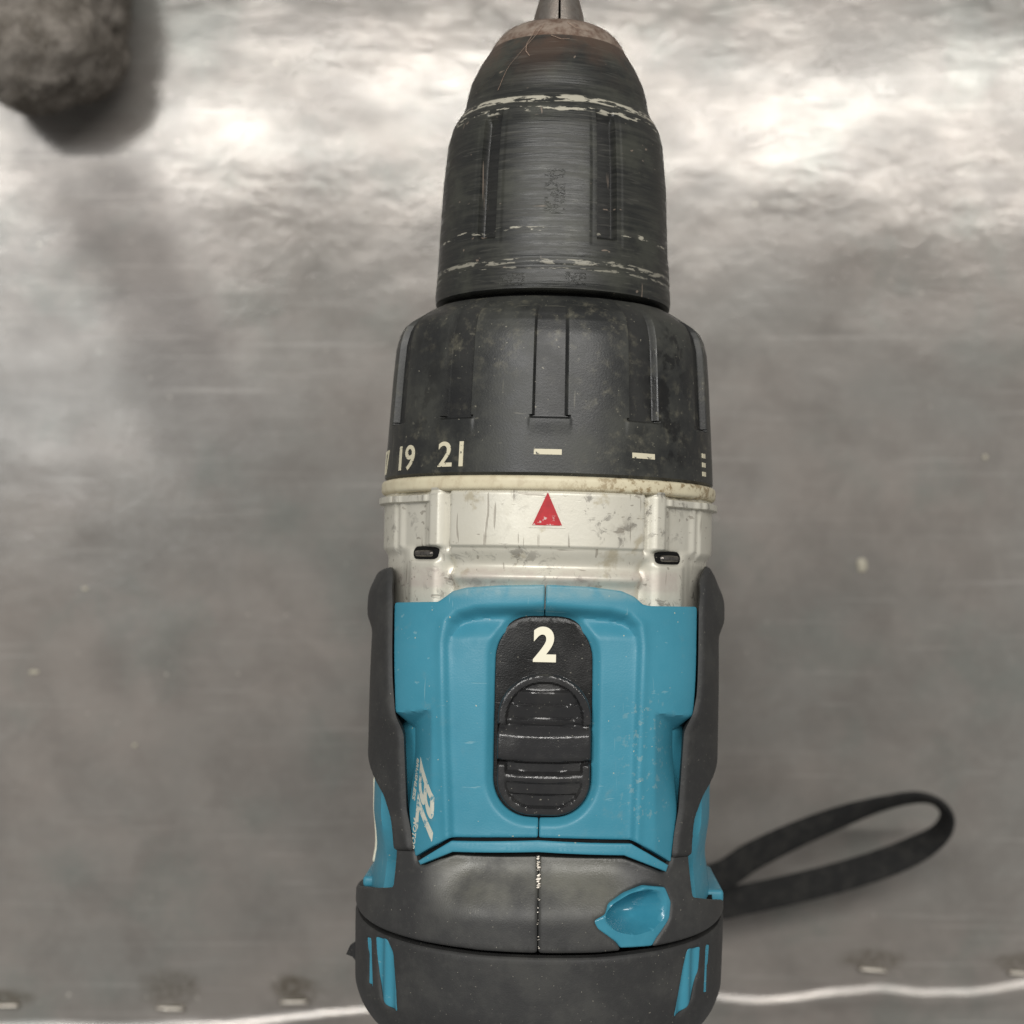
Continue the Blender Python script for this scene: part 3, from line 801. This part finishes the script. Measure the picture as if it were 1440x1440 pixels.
chuck = rev('chuck_sleeve', chuck_R, np.concatenate([np.linspace(46, 55.6, 44), np.linspace(56, 73, 24), np.linspace(73.3, 89.7, 50)]), 540, M['chuck'], ang=38)
rev('spindle', lambda T, Y: 0 * T + 17.8, [44.5, 47], 64, M['pit'], chuck)
ny_ = [89.6, 90.8, 92.0, 93.0, 93.6, 93.9, 94.0]; nr_ = [11.75, 11.15, 10.3, 9.2, 8.1, 6.8, 4.0]
rev('nose_ring', lambda T, Y: np.interp(Y, ny_, nr_), ny_, 96, M['nose'], chuck, ang=60)
for k in range(3):       # three jaws closing to a point
    a0 = 61 * deg + k * 120 * deg; v = []; f = []
    sec = [(93, 4.95), (97, 4.15), (101, 3.05), (106, 1.9), (109, 1.1)]
    n = 12
    for y, r in sec:
        for i in range(n + 1):
            a = a0 + (i / n - .5) * (120 * deg - .10); v.append((r * math.sin(a), y, r * math.cos(a)))
        v.append((.12 * math.sin(a0), y, .12 * math.cos(a0)))
    m = n + 2
    for j in range(len(sec) - 1):
        for i in range(m): f.append((j * m + i, j * m + (i + 1) % m, (j + 1) * m + (i + 1) % m, (j + 1) * m + i))
    f.append(tuple(range((len(sec) - 1) * m, len(sec) * m)))
    dlink('jaw', v, f, M['jaw'], chuck, 35)

# lint and swarf clinging to the front of the chuck
lv, lf = [], []
for pts, rad in ((((-13, 92), (-17, 90), (-24, 87), (-33, 83.5), (-38, 80)), .055), (((-20, 91), (-23, 88), (-22, 86.4), (-19, 85.5)), .05), (((-6, 89.5), (2, 88.6), (9, 88.9)), .06), (((-34, 85), (-45, 82.5), (-58, 81)), .045), (((8, 92.4), (14, 91.2), (26, 91)), .05)):
    q = np.array(pts, float); tt = np.linspace(0, len(q) - 1, 22)
    A = np.interp(tt, np.arange(len(q)), q[:, 0]) * deg; Yl = np.interp(tt, np.arange(len(q)), q[:, 1])
    Rl = np.interp(Yl, hy + ny_[1:], hr + nr_[1:]) + .12 + .25 * np.sin(np.linspace(0, math.pi, 22)) ** 2
    cpt = np.stack([Rl * np.sin(A), Yl, Rl * np.cos(A)], -1); b0 = len(lv)
    for p in cpt:
        for a in (0, 2.09, 4.19): lv.append(p + rad * np.array([math.cos(a), math.cos(a) * .6, math.sin(a)]))
    for i in range(21):
        for k in range(3): lf.append((b0 + i * 3 + k, b0 + i * 3 + (k + 1) % 3, b0 + i * 3 + 3 + (k + 1) % 3, b0 + i * 3 + 3 + k))
o = dlink('lint_strands', lv, lf, M['lint'], chuck); tag(o, kind='stuff')

# ------------------------------------------------------------------ handle, trigger, battery (below the body)
def vloft(name, secs, mat, parent=None, n=40, e=2.6):
    v, f = [], []
    for z, cx_, cy2, ax, ay in secs:
        for i in range(n):
            a = 2 * math.pi * i / n; c, s = math.cos(a), math.sin(a)
            v.append((cx_ + ax * abs(c) ** (2 / e) * (1 if c > 0 else -1), cy2 + ay * abs(s) ** (2 / e) * (1 if s > 0 else -1), z))
    for j in range(len(secs) - 1):
        for i in range(n): f.append((j * n + i, j * n + (i + 1) % n, (j + 1) * n + (i + 1) % n, (j + 1) * n + i))
    f += [tuple(range(n)), tuple(range((len(secs) - 1) * n, len(secs) * n))]
    return dlink(name, v, f, mat, parent or root, 45)
handle = vloft('handle', [(-18, 0, -30, 19, 24), (-40, 0, -29, 16.5, 19), (-75, 0, -30, 15.5, 17.5), (-110, 0, -31, 16, 18), (-140, 0, -30, 18, 22), (-152, 0, -26, 27, 40), (-160, 0, -24, 34, 47)], M['rubber'])
vloft('trigger', [(-24, 0, -6, 8, 9), (-34, 0, -3, 8.5, 10), (-46, 0, -6, 8.5, 9), (-56, 0, -10, 8, 7)], M['pit'], handle)
bat = vloft('battery', [(-161, 0, -24, 35, 47), (-168, 0, -22, 36.5, 50), (-205, 0, -22, 36.5, 50), (-212, 0, -22, 35, 48), (-214.6, 0, -22, 33, 46)], M['black'], e=5)
bevbox('release_button', -12, 12, 27.5, 29.5, -190, -172, M['rubber'], bat)

# metal dust caught in the cover seam
bm = bmesh.new()
for k in range(60):
    py = random.uniform(1206, 1258) if k < 46 else random.uniform(1258, 1335)
    u, y = uy(757 + random.uniform(-1.6, 1.6), py)
    dz = cover_d(np.array([757.]), np.array([py]), np.array([[u * US, y]]))[0]
    p = B(np.array([u]), np.array([y]))[0] + np.array([0, 0, dz + .05])
    r = random.uniform(.10, .24) * (1 if k < 46 else .6)
    for q in range(1):
        m4 = bmesh.ops.create_icosphere(bm, subdivisions=1, radius=r * .001)
        for vv_ in m4['verts']:
            vv_.co = Vector((vv_.co.x * 1.3, vv_.co.y * .8, vv_.co.z * .6)) + Vector((p[0], p[1], p[2] + hub)) * .001
o = bmobj('metal_dust', bm, M['staple'], root); tag(o, kind='stuff')

# small dark barb at the left edge of the end cap
bm = bmesh.new()
for a in ((-30.8, -61.6, 6), (-31.9, -62.6, 5), (-32.6, -64.2, 4), (-31.5, -64.6, 4), (-30.4, -66.0, 4)):
    bm.verts.new(Vector((a[0], a[1], a[2] + hub)) * .001)
bm.faces.new(bm.verts); r = bmesh.ops.extrude_face_region(bm, geom=list(bm.faces))
for g_ in r['geom']:
    if isinstance(g_, bmesh.types.BMVert): g_.co.z -= .0012
bmesh.ops.recalc_face_normals(bm, faces=bm.faces)
bmobj('torn_edge', bm, M['rubber'], cap, 0)

# ------------------------------------------------------------------ wrist strap
def strap_mat():
    t = NT('black_webbing')
    w = t.n.new('ShaderNodeTexWave'); w.inputs['Scale'].default_value = 900; w.bands_direction = 'DIAGONAL'; t.l.new(t.co, w.inputs[0])
    n = t.noise(300, 4, .6)
    col = t.mix(t.ramp(n, .4, .7), (.014, .014, .014), (.028, .027, .025))
    t.bump(w.outputs['Fac'], .0002, .5)
    return t.done(col, .75, 0, .3)
M['strap'] = strap_mat()
path = [  # px, py, height mm, width mm, tilt deg of the ribbon about its path
    (862, 1172, 46, 8.6, 15), (900, 1236, 56, 8.6, 15), (1000, 1236, 54, 8.6, 15), (1060, 1203, 50, 8.6, 18), (1120, 1174, 46, 8.4, 25), (1180, 1150, 43, 8.2, 35), (1235, 1132, 41, 8, 52), (1285, 1122, 40, 8, 62), (1318, 1129, 39, 8, 78),
    (1332, 1150, 37, 8, 80), (1318, 1176, 34, 8, 60), (1270, 1203, 32, 8.4, 28), (1200, 1228, 32, 8.6, 16), (1120, 1249, 34, 8.6, 12), (1050, 1264, 38, 8.6, 12), (1000, 1272, 42, 8.6, 12), (905, 1262, 46, 8.6, 12), (858, 1178, 38, 8.6, 12)]
pp = np.array([[*tb(a, b, h), w, ti] for a, b, h, w, ti in path], float)
def cr(p, n=10):
    q = np.vstack([2 * p[0] - p[1], p, 2 * p[-1] - p[-2]]); out = []
    for i in range(1, len(q) - 2):
        for k in range(n):
            s = k / n
            out.append(.5 * (2 * q[i] + (q[i + 1] - q[i - 1]) * s + (2 * q[i - 1] - 5 * q[i] + 4 * q[i + 1] - q[i + 2]) * s**2 + (3 * q[i] - q[i - 1] - 3 * q[i + 1] + q[i + 2]) * s**3))
    out.append(q[-2]); return np.array(out)
cp = cr(pp); v, f = [], []
for i, p in enumerate(cp):
    t0 = cp[min(i + 1, len(cp) - 1), :3] - cp[max(i - 1, 0), :3]; t0 /= np.linalg.norm(t0)
    side = np.cross([0, 0, 1], t0); side /= np.linalg.norm(side); up = np.cross(t0, side)
    a = p[4] * deg; w = math.cos(a) * side + math.sin(a) * up; nn = np.cross(w, t0)
    for sx, sn in ((-.5, -.45), (-.5, .45), (-.42, .7), (.42, .7), (.5, .45), (.5, -.45), (.42, -.7), (-.42, -.7)):
        v.append(p[:3] + w * p[3] * sx + nn * sn)
m = 8
for i in range(len(cp) - 1):
    for k in range(m): f.append((i * m + k, i * m + (k + 1) % m, (i + 1) * m + (k + 1) % m, (i + 1) * m + k))
f += [tuple(range(m)), tuple(range((len(cp) - 1) * m, len(cp) * m))]
o = link('wrist_strap', v, f, M['strap'], None, 50)
tag(o, 'black webbing wrist strap looping out to the right from under the drill', 'wrist strap')

# ------------------------------------------------------------------ fuzzy lump in the top left corner
def fuzz_mat():
    t = NT('dusty_felt')
    n1 = t.noise(120, 6, .7); n2 = t.noise(900, 4, .7)
    col = t.mix(t.ramp(n1, .35, .68), (.14, .123, .104), (.285, .257, .228))
    col = t.mix(t.math('MULTIPLY', t.ramp(n2, .45, .7), .5), col, (.36, .33, .29))
    t.bump(n2, .0005, .8)
    return t.done(col, .95, 0, .1)
M['fuzz'] = fuzz_mat()
bm = bmesh.new(); bmesh.ops.create_icosphere(bm, subdivisions=6, radius=1)
cen = tb(62, 8, 22)
for vtx in bm.verts:
    p = vtx.co.copy()
    e = 2.5
    nrm_ = (abs(p.x) ** e + abs(p.y) ** e + abs(p.z) ** e) ** (1 / e); q = p / nrm_
    r = 1 + .10 * noise.noise(p * 1.6 + Vector((3, 1, 7))) + .05 * noise.noise(p * 5) + .008 * noise.noise(p * 17)
    cr_d = (p.x * .62 + p.y * .78 - .34) ; r -= .10 * math.exp(-(cr_d / .05) ** 2) * (1 if p.z > 0 else .3)
    vtx.co = Vector((q.x * 24 * r, q.y * 30 * r, q.z * 22 * min(r, 1.15)))
    vtx.co.z = max(vtx.co.z, -21.6)
    vtx.co = (vtx.co + Vector(cen)) * .001
lump = bmobj('felt_lump', bm, M['fuzz'], None, 180)
tag(lump, 'rounded grey-brown fuzzy lump lying on the metal in the top left corner', 'felt lump')
# loose fibres standing out of it
me = lump.data; fv, ff = [], []
for k in range(20000):
    p = me.vertices[random.randrange(len(me.vertices))]
    if p.co.z < .006: continue
    n_ = p.normal; t1 = n_.orthogonal().normalized(); t2 = n_.cross(t1); a = random.uniform(0, 6.28)
    d1 = t1 * math.cos(a) + t2 * math.sin(a); L = random.uniform(.0010, .0030)
    tip = p.co + n_ * L * random.uniform(.25, .8) + d1 * L; sd = n_.cross(d1) * .00007
    i = len(fv); fv += [p.co - sd, p.co + sd, tip]; ff.append((i, i + 1, i + 2))
o = link('loose_fibres', fv, ff, M['fuzz'], lump, 0, mm=False); tag(o, kind='stuff')

# ------------------------------------------------------------------ chips lying on the table
CH = [(48, 945, 3.2, 1.4, 'thin pale chip on the bare metal near the left edge'), (120, 828, 1.6, 1.4, 'small round pale crumb above the thin chip at left'), (190, 1048, 1.5, 1.3, 'tiny grey crumb low on the metal at left of the drill'),
      (1212, 795, 3.4, 4.6, 'largest pale chip, on the metal right of the collar'), (1385, 643, 1.4, 1.6, 'tiny yellowish crumb near the right edge')]
for px, py, a, b, lab in CH:
    bm = bmesh.new(); bmesh.ops.create_icosphere(bm, subdivisions=2, radius=1)
    for vtx in bm.verts:
        r = 1 + .35 * noise.noise(vtx.co * 1.7 + Vector((px, py, 0)))
        vtx.co = Vector((vtx.co.x * a * .5 * r, vtx.co.y * b * .5 * r, vtx.co.z * .25 * r)) * .001
    o = bmobj('metal_chip', bm, M['chip'], None, 60); c = tb(px, py) * .001; o.location = (c[0], c[1], .0004)
    tag(o, lab, 'chip', 'chips lying on the tabletop')
